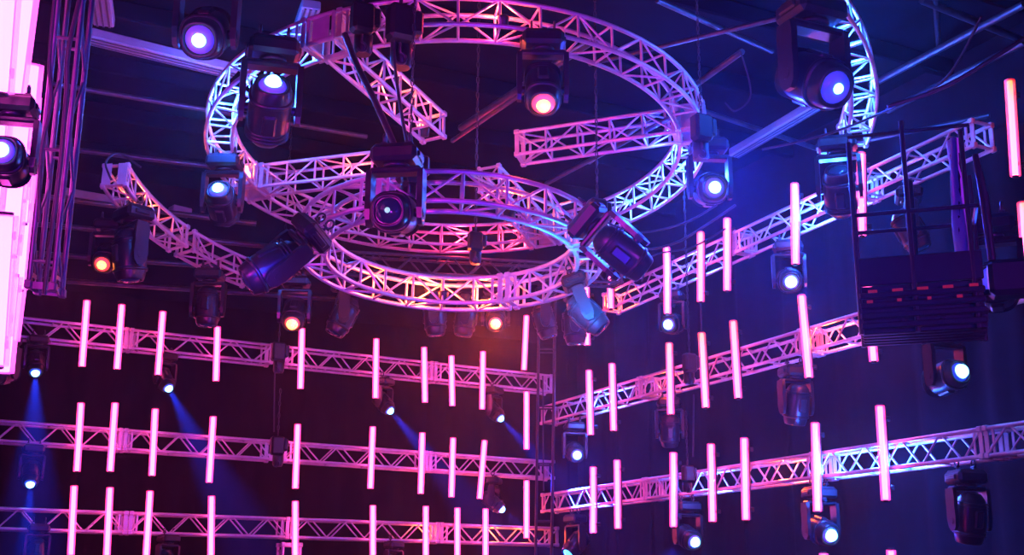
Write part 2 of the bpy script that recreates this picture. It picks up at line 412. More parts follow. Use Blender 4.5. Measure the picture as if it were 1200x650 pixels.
left = [((4, -60), (-6, 90), 9.2, 'mostly out of frame at the top'), ((2, 100), (-10, 260), 9.8, 'mostly out of frame beside the dark lamp'), ((16, 60), (6, 210), 10.2, 'hidden low between its neighbours'), ((39, -80), (10, 143), 7.6, 'slanting in from the picture top'), ((14, -100), (-2, 110), 7.0, 'cut by the top left corner'), ((38, 74), (22, 235), 9.4, 'ending beside the metal tower'),
        ((36, 112), (24, 262), 9.9, 'partly behind its taller neighbour'), ((25, 146), (10, 300), 8.4, 'thickest, at the dark lamp'), ((32, 202), (20, 340), 10.5, 'thin, near the tower cables'),
        ((12, 243), (0, 395), 8.6, 'just below the dark lamp'), ((23, 312), (12, 400), 11.5, 'small, lowest near the wall truss'), ((6, 250), (-6, 430), 8.0, 'cut by the left edge under the dark lamp'), ((14, 322), (3, 438), 9.6, 'lowest one, ending above a blue lamp')]
for a, b, D, w in left:
    A, B = at(*a, D), at(*b, D)
    led_tube(A, B, 'overexposed rose-white light tube, %s' % w, 'overexposed light tubes at the left edge', 't_hot', 't_rimhot', back=(FH), r=.05)

# ------------------------------------------------------------------ moving heads
def spot(p, d, col, e, ang, blend=.6, size=.03, parent=None):
    l = bpy.data.lights.new('lamp_beam', 'SPOT'); l.color = col; l.energy = e; l.spot_size = radians(ang); l.spot_blend = blend; l.shadow_soft_size = size
    o = bpy.data.objects.new('lamp_beam', l); COL.objects.link(o)
    mt = d.to_track_quat('-Z', 'Y').to_matrix().to_4x4(); mt.translation = p; o.matrix_world = mt; return o
BLUE = (.01, .04, 1.0); ORANGE = (1, .085, .012); PINK = (1, .07, .38); VIOLET = (.5, .03, 1)
def moving_head(P, aim, S, label, group=None, lens='l_dark', up=ZU, beam=None, off=None, shell='gloss', bulb=1.0):
    """P: middle of the truss chord pair it hangs from (or the head pivot when off='pivot'); aim: pointing direction; S: scale; up: hanging axis."""
    up = up.normalized(); aim = V(aim).normalized()
    z = up
    h = (aim - z*aim.dot(z)); h = h.normalized() if h.length > .05 else (FH - z*FH.dot(z)).normalized()
    yk = h; xk = yk.cross(z).normalized()       # xk: yoke axis
    dist = .60*S
    base = P - z*0
    if off == 'pivot': base = P + z*dist
    rot = Matrix((xk, yk, z)).transposed()
    e = empty('moving_head_light', base, rot); tag(e, label, 'stage light', group)
    # base box, hung by two clamps
    b = MB(); b.abox((0, 0, -.15*S), .36*S, .30*S, .13*S, .03*S)
    b.abox((0, 0, -.085*S), .30*S, .24*S, .03*S, .01*S)
    for s in (-1, 1): b.abox((s*.185*S, 0, -.15*S), .025*S, .16*S, .05*S, .01*S)
    bo = b.build('base', M['black'], e)
    for s in (-1, 1):
        c = MB(); c.tube([(s*.10*S, 0, -.09*S), (s*.10*S, 0, -.035*S)], .012*S, 8)
        c.tube([(s*.10*S-.0, .035*S*cos(t), .005*S+.04*S*sin(t)) for t in [radians(q) for q in range(-70, 251, 40)]], .010*S, 6)
        c.abox((s*.10*S, 0, -.035*S), .045*S, .06*S, .02*S, .005*S)
        c.build('clamp', M['steel'], bo)
    # yoke
    y = MB(); y.lathe([(.09*S, -.245*S), (.10*S, -.24*S), (.10*S, -.215*S), (.085*S, -.21*S)], 20)
    y.abox((0, 0, -.265*S), .40*S, .13*S, .05*S, .015*S)
    for s in (-1, 1):
        sec = [(-.265, .065), (-.34, .075), (-.46, .07), (-.58, .075), (-.66, .06), (-.70, .03)]
        vs = []; 
        for zz, hw in sec:
            tx = .022 if zz > -.6 else .018
            for (i, j) in ((-1, -1), (1, -1), (1, 1), (-1, 1)): vs.append((s*(.20)*S + i*tx*S, j*hw*S, zz*S))
        fs = [[4*i+k, 4*i+(k+1) % 4, 4*i+4+(k+1) % 4, 4*i+4+k] for i in range(len(sec)-1) for k in range(4)] + [[0, 1, 2, 3], [len(vs)-4, len(vs)-3, len(vs)-2, len(vs)-1]]
        y.add(vs, fs)
        y.tube([(s*.15*S, 0, -dist), (s*.225*S, 0, -dist)], .035*S, 12)
    y.build('yoke', M[shell], e)
    # head: turned shell whose front looks along aim
    am = rot.inverted() @ aim; am.normalize()
    hz = am; hx = V((1, 0, 0)); hy = hz.cross(hx).normalized()
    hm = Matrix((hx, hy, hz)).transposed().to_4x4(); hm.translation = V((0, 0, -dist))
    hd = MB().lathe([(.03*S, -.30*S), (.085*S, -.29*S), (.125*S, -.24*S), (.148*S, -.15*S), (.155*S, -.02*S), (.152*S, .08*S), (.138*S, .17*S), (.125*S, .215*S), (.118*S, .225*S), (.105*S, .222*S), (.10*S, .205*S)], 28, power=2.5)
    for q in (-.20, -.17, -.14): hd.lathe([(.140*S, (q-.006)*S), (.162*S, q*S), (.140*S, (q+.006)*S)], 28, power=2.5)
    hd.lathe([(.150*S, .10*S), (.160*S, .105*S), (.158*S, .13*S), (.145*S, .135*S)], 28, power=2.5)
    hd.abox((0, .15*S, -.04*S), .10*S, .04*S, .18*S, .015*S); hd.abox((0, -.15*S, -.04*S), .10*S, .04*S, .18*S, .015*S)
    ho = hd.xform(hm).build('head', M[shell], e)
    ln = MB().lathe([(.099*S, .207*S), (.092*S, .222*S), (.07*S, .234*S), (.035*S, .241*S), (.005*S, .243*S)], 24).xform(hm)
    ln.build('lens', M[lens], ho)
    bk = {'l_bluehot': 'b_blue', 'l_blue': 'b_blue', 'l_orange': 'b_orange', 'l_dim': 'b_dim'}.get(lens)
    if bk:
        q = bulb if lens != 'l_dim' else .3
        MB().lathe([(.075*q*S, .22*S), (.074*q*S, .24*S), (.062*q*S, .24*S+.03*q*S), (.04*q*S, .24*S+.052*q*S), (.005*S, .24*S+.06*q*S)], 18).xform(hm).build('lit_lamp', M[bk], ho)
    if beam:
        col, en, an = beam
        wp = (Matrix.Translation(base) @ rot.to_4x4() @ hm) @ V((0, 0, .33*S))
        spot(wp, aim, col, en, an, .9, .05*S)
    return e
def lens_base(L, aim, S, up=ZU):
    """hanging point such that the lens front sits at L"""
    return L - V(aim).normalized()*.24*S + up.normalized()*.60*S
def toward(p, lat=0, down=0): # direction from p to the camera, turned sideways and down
    d = (CAM-p).normalized(); return (d + RH*lat - ZU*down).normalized()

# under the back wall trusses
gB = 'moving head lights under the back wall trusses'
for (x, y, aim, S, lens, beam, lb) in [
    (41, 438, V((.02, -.7, -1)), .8, 'l_bluehot', (BLUE, 85000, 22), 'small moving head under the top back-wall truss at the far left, beam straight down'),
    (197, 456, V((.35, -.7, -.9)), .8, 'l_bluehot', (BLUE, 85000, 22), 'small moving head under the top back-wall truss, beam down between third and fourth tubes'),
    (456, 482, V((.5, -.75, -.9)), .8, 'l_bluehot', (BLUE, 140000, 20), 'small moving head under the top back-wall truss, beam slanting right beside the sixth tube'),
    (585, 491, V((.5, -.8, -.9)), .8, 'l_bluehot', (BLUE, 140000, 20), 'small moving head under the top back-wall truss nearest the corner, beam slanting right'),
    (35, 568, V((.0, -.7, -1)), .8, 'l_bluehot', (BLUE, 60000, 22), 'small moving head under the middle back-wall truss at the far left, beam down'),
    (587, 597, V((.75, -.65, -.8)), .8, 'l_bluehot', (BLUE, 60000, 20), 'small moving head under the middle back-wall truss near the corner, blue lens'),
    (41, 664, V((.0, -.4, -1)), .8, 'l_blue', (BLUE, 7350, 22), 'small moving head under the lowest truss at the far left, mostly below the frame'),
    (199, 672, V((.3, -.7, -.9)), .8, 'l_blue', (BLUE, 7350, 26), 'small moving head under the lowest truss between third and fourth tubes, cut off'),
    (465, 676, V((.3, -.7, -.9)), .8, 'l_blue', (BLUE, 7350, 26), 'small moving head under the lowest truss beside the sixth tube, cut off by the frame'),
    ]:
    L = on_y(x, y, YB-.05)
    P = lens_base(L, aim, S); P.y = YB+.0
    moving_head(P, aim, S, lb, gB, lens, beam=beam, bulb=1.0)

# under the right wall trusses: (hang x px, row, aim, scale, lens)
gR = 'moving head lights under the right wall trusses'
rowp = {r[0]: r[1] for r in rows_right}
for (x, row, aim, S, lens, beam, lb) in [
    (778, 'top', V((-.75, -.55, -.25)), .95, 'l_bluehot', (BLUE, 350, 50), 'moving head under the top right-wall truss at the foot of a tube, blue lens'),
    (915, 'top', V((-.55, -.8, -.35)), 1.0, 'l_bluehot', (BLUE, 350, 50), 'moving head under the top right-wall truss in the blue glare, round lens lit'),
    (1062, 'top', V((.3, -.25, -.9)), 1.0, 'l_dark', None, 'unlit moving head under the top right-wall truss, seen between the platform posts'),
    (664, 'middle', V((-.25, -.8, -.30)), .95, 'l_bluehot', (BLUE, 350, 50), 'moving head under the middle right-wall truss nearest the corner, big round blue lens'),
    (771, 'middle', V((.25, .45, -.95)), .95, 'l_dark', None, 'unlit moving head under the middle right-wall truss, half behind a tube'),
    (915, 'middle', V((.05, .3, -.95)), 1.0, 'l_dark', None, 'unlit moving head under the middle right-wall truss, nose down, centre right'),
    (1088, 'middle', V((-.1, -.9, .1)), 1.05, 'l_bluehot', (BLUE, 350, 50), 'moving head hanging below the lift platform with a blue lens'),
    (664, 'lowest', V((-.75, -.1, -.75)), .95, 'l_cyan', (BLUE, 40, 40), 'moving head under the lowest right-wall truss nearest the corner, crescent of cyan on it'),
    (788, 'lowest', V((-.1, -.85, -.30)), .95, 'l_bluehot', (BLUE, 350, 50), 'moving head under the lowest right-wall truss beside the third tube, blue lens'),
    (935, 'lowest', V((-.15, -.85, -.25)), 1.0, 'l_bluehot', (BLUE, 350, 50), 'moving head under the lowest right-wall truss, brightest blue lens by a tube foot'),
    (1100, 'lowest', V((.05, .25, -.95)), 1.0, 'l_dark', None, 'unlit moving head under the lowest right-wall truss, dark and nose down at far right'),
    ]:
    P = right_row(rowp[row], x) + V((.14, 0, -.03)); 
    moving_head(P, aim, S, lb, gR, lens, beam=beam)

# on rings and arcs
gA = 'moving head lights hung from the truss rings'
def hung(px, D, aim, S, lens, lb, beam=None, up=ZU, shell='gloss', bulb=.8):
    P = at(px[0], px[1], D)
    return moving_head(P, aim, S, lb, gA, lens, up=up, beam=beam, off='pivot', shell=shell, bulb=bulb)
cdir = lambda lat, dn: (-FH + RH*lat - ZU*dn).normalized()
hung((241, 40), 11.1, cdir(.05, .75), 1.3, 'l_bluehot', 'moving head at the top left with a round blue lens facing down', (BLUE, 300, 40), bulb=.65)
hung((316, 128), 11.8, (-FH*.9 + RH*.25 + ZU*.55), 1.35, 'l_bluehot', 'large moving head left of the big ring, oval lens at its upper end', (BLUE, 400, 60))
hung((260, 238), 14.4, (-FH*.8 + ZU*.35), 1.1, 'l_bluehot', 'moving head below the left of the big ring, blue lens above pale yoke arms', (BLUE, 300, 60))
hung((316, 314), 10.6, (-RH*.8 - FH*.15 - ZU*.55), 1.05, 'l_dark', 'unlit moving head lying tilted at the left of the small ring, blue rim light', up=(RH*.75 + ZU*.7))
hung((463, 250), 9.7, cdir(-.15, .22), 1.05, 'l_dim', 'dark moving head facing the viewer at the left of the small ring, faint green lens')
hung((636, 106), 12.0, cdir(.02, 1.5), 1.15, 'l_orange', 'dark moving head hanging inside the big ring, small orange lens at its foot', (ORANGE, 120, 60))
hung((732, 298), 10.6, (RH*.85 + FH*.25 - ZU*.62), 1.0, 'l_dark', 'black moving head slanting down right from the small ring', up=(-RH*.75 + ZU*.75 + FH*.1))
hung((690, 370), 12.2, (RH*.75 - FH*.1 - ZU*.75), .85, 'l_dark', 'moving head under the small ring, body lit cyan blue', up=V((-.3, .2, .9)), shell='grey')
hung((832, 222), 14.1, cdir(.05, .25), 1.15, 'l_bluehot', 'moving head at the right of the big ring with a glaring blue lens', (BLUE, 1500, 70))
hung((956, 94), 11.9, cdir(.45, .75), 1.6, 'l_bluehot', 'large dark moving head inside the upper right arc truss, small blue lens', (BLUE, 500, 60), bulb=.45)
hung((984, 222), 14.3, cdir(-.3, -.9), 1.2, 'l_dark', 'unlit moving head under the end of the upper right arc truss')
hung((152, 303), 15.1, (FH*.1 - ZU*1 + RH*.1), 1.25, 'l_dark', 'large unlit moving head under the left arc truss, nose down')
hung((124, 303), 15.4, cdir(.1, .75), .95, 'l_orange', 'moving head behind the nose-down one at left, small orange lens', (ORANGE, 90, 50))
hung((243, 362), 16.6, (-ZU + RH*.03), 1.05, 'l_dark', 'unlit moving head pointing down above the fourth back-wall tube')
DA, DB = at(318, 318, 16.6), at(720, 336, 18.8)
straight('dark_truss', DA, DB, ZU, (DB-DA).normalized().cross(ZU), .26, .26, 'dark unlit truss behind the far side of the small ring, carrying unlit lamps', 'truss', m='steel')
def under_dark(x, aim, S, lens, lb, beam=None):
    d = ray(x, 325); n = (DB-DA).cross(ZU); t = ((DA-CAM).dot(n))/d.dot(n); q = CAM + d*t
    k = (q-DA).dot((DB-DA).normalized())/(DB-DA).length; P = DA.lerp(DB, k) + (DB-DA).normalized().cross(ZU)*.13 - ZU*.03
    moving_head(P, aim, S, lb, gA, lens, beam=beam)
under_dark(345, cdir(.05, 1.0), 1.0, 'l_orange', 'moving head above the fifth back-wall tube with an orange lens', (ORANGE, 400, 50))
under_dark(400, (RH*-.4 - FH*.1 - ZU*.9), 1.05, 'l_dark', 'unlit moving head leaning left, under the left of the small ring')
under_dark(507, (-ZU + RH*.1), 1.0, 'l_dark', 'unlit moving head under the far side of the small ring, left of a pair')
under_dark(542, (-ZU + RH*-.15), 1.0, 'l_dark', 'unlit moving head under the far side of the small ring, right of a pair')
under_dark(577, cdir(.0, .6), .95, 'l_orange', 'moving head with a glowing orange lens below the small ring', (ORANGE, 900, 60))
under_dark(634, (RH*.25 - ZU*.9), 1.0, 'l_dark', 'unlit moving head beside the corner tube, red lit edge')
under_dark(668, (RH*.05 - ZU*.9), 1.1, 'l_dark', 'unlit moving head below the cyan-lit one, near the corner')
hung((8, 188), 7.2, cdir(.2, .0), .75, 'l_bluehot', 'dark moving head in front of the overexposed left tubes', (BLUE, 20, 50))
hung((2, 436), 15.0, cdir(-.2, .35), .9, 'l_bluehot', 'moving head cut by the left edge below the overexposed tubes, blue lens', (BLUE, 40, 50))
hung((1166, 335), 9.5, (-FH*.8 - RH*.35 + ZU*.0), 1.05, 'l_bluehot', 'dark moving head at the right edge beside the platform, small blue light', (BLUE, 30, 50), bulb=.45)

# ------------------------------------------------------------------ ceiling pipes, cables, hoists
def pipe(pts, r, label, name='ceiling_pipe', m='pipe', cat='pipe', group=None, n=8):
    c = V(pts[0]); return tag(MB().tube([V(p)-c for p in pts], r, n).build(name, M[m], None, c), label, cat, group)
hc = 6.6
gP = 'pipes under the ceiling'
for i, (a, b, h, r, lb) in enumerate([
    ((60, 98), (430, 160), 6.4, .035, 'long thin pipe under the ceiling at left with a blue shine, behind the ring'),
    ((60, 172), (330, 205), 6.3, .04, 'dim pipe crossing the ceiling at left above the lone arc truss'),
    ((50, 230), (300, 262), 5.6, .04, 'dim pipe behind the lone arc truss at left'),
    ((40, 262), (330, 290), 5.2, .04, 'dim pipe crossing just below the square plate of the left arc truss'),
    ((30, 296), (360, 320), 4.9, .04, 'dim pipe behind the two left hanging lamps'),
    ((30, 326), (420, 352), 4.6, .04, 'lowest dim pipe above the back wall drape'),
    ((690, 75), (960, 10), 6.6, .03, 'thin pipe slanting up right over the big ring, right of its near arch'),
    ((770, 0), (905, 60), 6.7, .035, 'dark pipe running down right at the picture top, right of the big ring'),
    ((825, 130), (960, 175), 6.5, .035, 'dark pipe running down right from the right junction block'),
    ((1080, 0), (1200, 48), 6.7, .045, 'thick dark pipe in the upper right corner'),
    ((1095, -10), (1100, 55), 6.7, .03, 'short near-vertical pipe in the upper right corner'),
    ((1020, 100), (1200, 5), 6.6, .045, 'pipe rising right from the blue arc truss to the upper right corner'),
    ((1040, 130), (1200, 50), 6.3, .04, 'lower of two parallel pipes rising to the right edge'),
    ((690, 190), (870, 60), 6.0, .035, 'red-lit pipe rising right beyond the right junction block'),
    ((540, 150), (690, 50), 6.4, .05, 'red-lit pipe seen through the big ring'),
    ((530, 165), (640, 90), 6.1, .03, 'thinner red-lit pipe seen through the big ring, lower'),
    ((640, 215), (800, 130), 5.6, .03, 'thin blue-lit pipe under the right spoke, slanting'),
    ((1000, 168), (1160, 135), 6.0, .03, 'thin pipe above the lift platform'),
    ]):
    pipe([on_z(*a, h), on_z(*b, h)], r, lb, group=gP)
def batten(a, b, h, w, lb, dep=.12):
    A, B = on_z(*a, h), on_z(*b, h); d = (B-A); L = d.length; d.normalize(); s = d.cross(ZU).normalized()
    e = empty('ceiling_batten', A); tag(e, lb, 'ceiling fitting', 'battens under the ceiling')
    m = MB().box(d*L/2, d, s, ZU, L, w, dep, .015); m.build('housing', M['batten'], e)
    q = MB()
    for k in (-1, 0, 1): q.box(d*L/2 + s*w*.28*k - ZU*dep*.53, d, s, ZU, L*.98, w*.10, .012, 0)
    q.build('louvre', M['pipe'], e)
batten((104, 42), (275, 84), 6.5, .26, 'long violet-lit batten at the upper left, behind the ring')
batten((860, 180), (968, 116), 6.3, .18, 'pinkish grooved batten at the right, running up toward the blue arc')
batten((70, 225), (145, 238), 6.0, .20, 'short lilac batten behind the left arc truss, left piece')
batten((200, 245), (222, 250), 6.0, .20, 'short lilac batten right of the left arc truss, small piece')
batten((117, -8), (122, 26), 6.6, .24, 'short batten hanging at the picture top left')
batten((365, 5), (345, 60), 6.7, .22, 'batten behind the left of the big ring with a blue shine')

def cable(pts, label, r=.014, group='loose cables', name='cable'):
    # smooth path through points
    P = [V(p) for p in pts]; out = []
    for i in range(len(P)-1):
        p0, p1, p2, p3 = P[max(i-1, 0)], P[i], P[i+1], P[min(i+2, len(P)-1)]
        for k in range(6):
            t = k/6; out.append(.5*((2*p1) + (p2-p0)*t + (2*p0-5*p1+4*p2-p3)*t*t + (3*p1-p0-3*p2+p3)*t**3))
    out.append(P[-1])
    return pipe(out, r, label, name, 'cable', 'cable', group, 6)
cable([at(404, 40, 11.5), at(420, 80, 11.2), at(440, 120, 10.8), at(466, 180, 10.4), at(475, 215, 10.0)], 'black cable bundle falling from the big ring to the small ring', .03)
cable([at(470, 0, 11.5), at(462, 60, 11.3), at(470, 130, 10.9), at(482, 190, 10.4)], 'thin black cable beside the falling bundle', .016)
cable([at(130, 210, 13.3), at(124, 190, 13.5), at(140, 180, 13.7), at(165, 196, 13.6)], 'grey cable looping over the square plate of the left arc truss', .012)
cable([at(708, 262, 14), at(750, 290, 13.8), at(790, 285, 13.6), at(830, 262, 13.5), at(862, 240, 13.4)], 'drooping cable right of the small ring', .014)
cable([at(700, 255, 14), at(745, 272, 14), at(800, 262, 13.8), at(840, 240, 13.6)], 'second drooping cable right of the small ring, higher', .012)
cable([at(752, 330, 13), at(765, 300, 13), at(810, 290, 13.2), at(850, 268, 13.4)], 'curling cable above the top right-wall truss', .010)
cable([at(868, 60, 10.5), at(880, 110, 10.5), at(862, 130, 10.6), at(850, 120, 10.7)], 'thin curling cable under the ceiling at right', .008)
cable([at(893, 175, 12), at(940, 165, 11.8), at(990, 150, 11.6), at(1060, 120, 11), at(1110, 90, 10.6), at(1150, 20, 10.2)], 'long drooping cable crossing from the arc truss to the upper right', .012)
cable([at(1040, 125, 10), at(1110, 100, 10), at(1200, 45, 10)], 'cable draped along the pipe at the right edge', .018)
for a, b, D, lb in [((322, 432), (321, 506), 17.2, 'thin cable hanging between the top and middle back-wall trusses'), ((813, 462), (812, 535), 15.2, 'thin cable hanging between the middle and lowest right-wall trusses'),
                    ((821, 354), (822, 389), 15.0, 'short thin cable joining two tubes on the right wall'), ((636, 440), (637, 575), 19.6, 'thin cable hanging in the room corner')]:
    cable([at(*a, D), at(*b, D)], lb, .010)
def hoist(p, S, label, length=3.0):
    e = empty('chain_hoist', p); tag(e, label, 'chain hoist', 'chain hoists')
    m = MB().abox((0, 0, 0), .22*S, .16*S, .30*S, .03*S); m.abox((.13*S, 0, .02*S), .08*S, .13*S, .2*S, .02*S)
    m.build('motor_body', M['black'], e)
    MB().lathe([(.07*S, -.32*S), (.09*S, -.28*S), (.09*S, -.12*S), (.06*S, -.1*S)], 14, o=(.05*S, .1*S, 0)).build('chain_bag', M['black'], e)
    c = MB(); nl = int(length/.09)
    for k in range(nl):
        z = .16*S + k*.09
        ax = (1, 0) if k % 2 else (0, 1)
        c.tube([(ax[0]*.014*cos(t), ax[1]*.014*cos(t), z+.03+.042*sin(t)) for t in [2*pi*q/8 for q in range(8)]], .006, 5, closed=True)
    c.build('chain', M['steel'], e)
    h = MB().tube([(0, 0, -.16*S), (0, 0, -.24*S)] + [(.05*S*sin(t), 0, -.29*S + .05*S*cos(t)) for t in [radians(q) for q in range(0, 250, 30)]], .012*S, 6)
    h.build('hook', M['steel'], e)
for p, S, lb, L in [(at(470, 28, 11.4), 1.2, 'black chain hoist beside the near arch of the big ring', 2.0), (at(425, 22, 11.6), 1.0, 'black chain hoist over the near left junction of the big ring', 2.0),
                 (at(822, 150, 13.2), 1.0, 'black chain hoist at the right junction of the big ring', 2.0), (at(700, 248, 12.6), .9, 'black chain hoist at the right of the small ring', 2.5),
                 (at(480, 196, 10.8), 1.0, 'black chain hoist over the near left of the small ring', 3.0), (at(557, 283, 12.9), .7, 'dark chain hoist in the middle of the small ring', 3.0),
                 (at(326, 412, 17.6), .9, 'dark chain hoist closing the gap in the top back-wall truss', 4.0), (at(808, 425, 15.6), .8, 'dark chain hoist on the middle right-wall truss', 4.0),
                 (at(325, 522, 17.8), .9, 'dark chain hoist closing the gap in the middle back-wall truss', .8),
                 (at(806, 555, 15.6), .7, 'dark chain hoist on the lowest right-wall truss', .8)]:
    hoist(p, S, lb, L)

# tall metal tower at the left edge and dim corner tower
def tower(px_top, px_bot, D, w, lb, m='alu_dark', cr=.022):
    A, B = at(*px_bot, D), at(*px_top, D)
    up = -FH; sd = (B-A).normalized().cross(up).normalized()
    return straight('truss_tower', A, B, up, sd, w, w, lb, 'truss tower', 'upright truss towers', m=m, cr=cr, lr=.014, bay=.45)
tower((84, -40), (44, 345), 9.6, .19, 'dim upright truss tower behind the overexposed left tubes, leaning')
e = tower((632, 330), (626, 760), 20.0, .26, 'dark slim upright truss in the room corner', 'steel')
cable([at(98, -20, 9.2), at(80, 60, 9.1), at(78, 110, 9.1), at(70, 200, 9.1), at(58, 290, 9.2), at(52, 345, 9.2)], 'cable strapped down the left truss tower', .02)
cable([at(66, -20, 9.0), at(58, 70, 9.0), at(60, 120, 9.0), at(48, 180, 9.0), at(46, 260, 9.1)], 'looping cable on the near face of the left truss tower', .016)

# ------------------------------------------------------------------ lift platform at the right
def platform():
    D = 8.2
    O = at(1010, 392, D); fy = V((ray(1035, 300).x, ray(1035, 300).y, 0)).normalized(); fx = fy.cross(ZU).normalized(); Lx, Ly = .80, .42
    if fy.dot(FH) < 0: fy = -fy
    e = empty('lift_platform', O); tag(e, 'dark work lift basket with railings at the right, seen from below', 'lift platform')
    mb = MB()
    q = .0
    for k in range(5): mb.box(fx*Lx/2 + fy*(.06+Ly*.21*k) + ZU*.03, fx, fy, ZU, Lx, .05, .05, .01)
    for k in range(4): mb.box(fx*(Lx*(.02+.32*k)) + fy*Ly/2 + ZU*.07, fx, fy, ZU, .04, Ly, .05, .01)
    mb.build('underframe', M['steel'], e)
    MB().box(fx*Lx/2 + fy*Ly/2 + ZU*.12, fx, fy, ZU, Lx+.02, Ly+.02, .03, .008).build('deck', M['steel'], e)
    for k in range(4):
        MB().box(fx*Lx/2 - fy*.02 + ZU*(.05 + .07*k), fx, fy, ZU, Lx, .025, .045, .01).build('edge_bar', M['gloss'], e)
    MB().box(fx*Lx/2 + fy*.03 + ZU*.17, fx, fy, ZU, Lx-.02, .015, .33, .006).build('kick_panel', M['black'], e)
    MB().box(fx*Lx/2 - fy*.0 + ZU*.43, fx, fy, ZU, Lx, .02, .20, .008).build('side_panel', M['black'], e)
    for (x_, w_, z_) in [(.06+.16*k, .06, .285) for k in range(5)] + [(.05+.19*k, .035, .215) for k in range(4)]:  # short strips standing in for reflected red light
        MB().box(fx*(x_+w_/2) - fy*.034 + ZU*z_, fx, fy, ZU, w_*(.7+.5*sin(x_*37)**2), .006, .02, 0).build('painted_glint', M['yellow'], e)
    for (i, j, h) in ((0, 0, 1.38), (.36, 0, 1.5), (.74, 0, 1.38), (0, 1, 1.2), (.40, 1, 1.2), (.80, 1, 1.2)):
        MB().tube([fx*i + fy*Ly*j + ZU*.0, fx*i + fy*Ly*j + ZU*h], .017, 8).build('post', M['gloss'], e)
    for j in (0, 1):
        MB().tube([fx*0 + fy*Ly*j + ZU*.84, fx*Lx + fy*Ly*j + ZU*.84], .016, 8).build('rail', M['gloss'], e)
    MB().tube([fx*.0 + fy*Ly + ZU*1.42, fx*.0 + ZU*1.42 + fx*.0, fx*Lx + ZU*1.42], .014, 8).build('rail', M['gloss'], e)
    for i in (0, Lx): MB().tube([fx*i + ZU*.84, fx*i + fy*Ly + ZU*.84], .016, 8).build('rail', M['gloss'], e)
    # control mast with a pale cover cloth
    mp = fx*(Lx-.10) + fy*.1
    MB().tube([mp + ZU*.14, mp + ZU*1.25], [.05, .04], 10).build('mast', M['gloss'], e)
    cl = MB(); n = 14; vs = []
    for r_ in range(10):
        for k in range(n):
            a = 2*pi*k/n; z = 1.36 - .095*r_; rad = .045 + .012*sin(3*a+r_*.7) + .012*r_/9
            vs.append(mp + fx*rad*cos(a) + fy*rad*sin(a) + ZU*z)
    cl.add(vs, [[r_*n+k, r_*n+(k+1) % n, (r_+1)*n+(k+1) % n, (r_+1)*n+k] for r_ in range(9) for k in range(n)], True)
    cl.build('cover_cloth', M['cloth'], e)
    # control box
    MB().tube([fx*(Lx+.06) + ZU*.45, fx*(Lx+.05) + ZU*.9, fx*(Lx+.02) + ZU*1.2], [.025, .032, .02], 10).build('cable_arm', M['black'], e)
    MB().box(fx*(Lx+.16) + ZU*.34 + fy*.1, fx, fy, ZU, .26, .2, .24, .03).build('control_box', M['black'], e)
    MB().box(fx*(Lx+.02) + ZU*.26 + fy*.1, fx, fy, ZU, .1, .04, .04, .01).build('arm', M['steel'], e)
platform()

# ------------------------------------------------------------------ the setting
def plane(name, c, x, y, sx, sy, th, m, z):
    o = MB().box(V((0, 0, 0)), x, y, z, sx, sy, th).build(name, M[m], None, c); tag(o, kind='structure'); return o
X, Y = V((1, 0, 0)), V((0, 1, 0))
CZ = EYE + 7.3
plane('floor', (0, 8, -.05), X, Y, 34, 34, .1, 'floor', ZU)
plane('ceiling', (0, 8, CZ+.05), X, Y, 34, 34, .1, 'ceil', ZU)
plane('wall_back', (0, YB+2.2, CZ/2), X, ZU, 34, CZ, .1, 'wall', Y)
plane('wall_right', (XR+2.2, 8, CZ/2), Y, ZU, 34, CZ, .1, 'wall', X)
plane('wall_left', (-10, 8, CZ/2), Y, ZU, 34, CZ, .1, 'wall', X)
plane('wall_front', (0, -6, CZ/2), X, ZU, 34, CZ, .1, 'wall', Y)
# ceiling joists
for k in range(9):
    yy = 6 + k*1.7
    o = MB().abox((0, 0, 0), 24, .12, .25, .02).build('trim_%d' % (k+1), M['ceil'], None, (2, yy, CZ-.13)); tag(o, kind='structure')
# pleated drapes
def drape(P, d, n, W, H, label, ph):
    m = MB(); N = int(W/.07); vs = []
    for k in range(N+1):
        t = k*.07; off = .07*sin(t*5.2+ph) + .035*sin(t*12.3+1.3*ph)
        for j in range(5):
            z = H*j/4; w_ = 1 - .25*j/4
            vs.append(V(d)*t + V(n)*off*w_ + ZU*z)
    m.add(vs, [[k*5+j, (k+1)*5+j, (k+1)*5+j+1, k*5+j+1] for k in range(N) for j in range(4)], True)
    o = m.build('stage_drape', M['drape'], None, P); md = o.modifiers.new('thickness', 'SOLIDIFY'); md.thickness = .01
    return tag(o, label, 'curtain', 'stage drapes')
ztop = on_y(110, 343, YB+.9).z
drape(V((-9.4, YB+.9, 0)), X, Y, XR+1.0+9.4, ztop, 'dark pleated drape covering the back wall behind the pink tubes', 0)
drape(V((XR+1.1, YB+.8, 0)), -Y, X, 20, ztop+.6, 'dark pleated drape covering the right wall behind the trusses', 2)

# ------------------------------------------------------------------ light
def wash(p, target, col, e, ang=60, size=.15):  # unseen wash lamp, added to tint trusses, walls and ceiling
    o = spot(V(p), (V(target)-V(p)).normalized(), col, e, ang, .8, size); o.name = 'added_wash'; o.data.name = 'added_wash'
    return o
cA, cB = RA.c, RB.c
wash((-4, 3, 3.2), cA, (1, .02, .5), 2200, 50)
wash((6, 1, 3.0), cA, (.5, .03, 1), 1000, 50)
wash((-2, 1, 2.6), cB, (.6, .03, 1), 400, 40)
wash(cA+V((-1.5, -1, 2.0)), cB+V((0, 1.5, 0)), (1, .05, .03), 1100, 90)
wash((2, -1, 3.0), (2, YB, 4.0), (.05, .012, 1), 1400, 75)
wash((-3, 4, 3.0), (XR, 12, 4.5), (.03, .012, 1), 900, 75)
wash((3, 5, .8), (4, 15, 9), (.05, .01, 1), 600, 80)
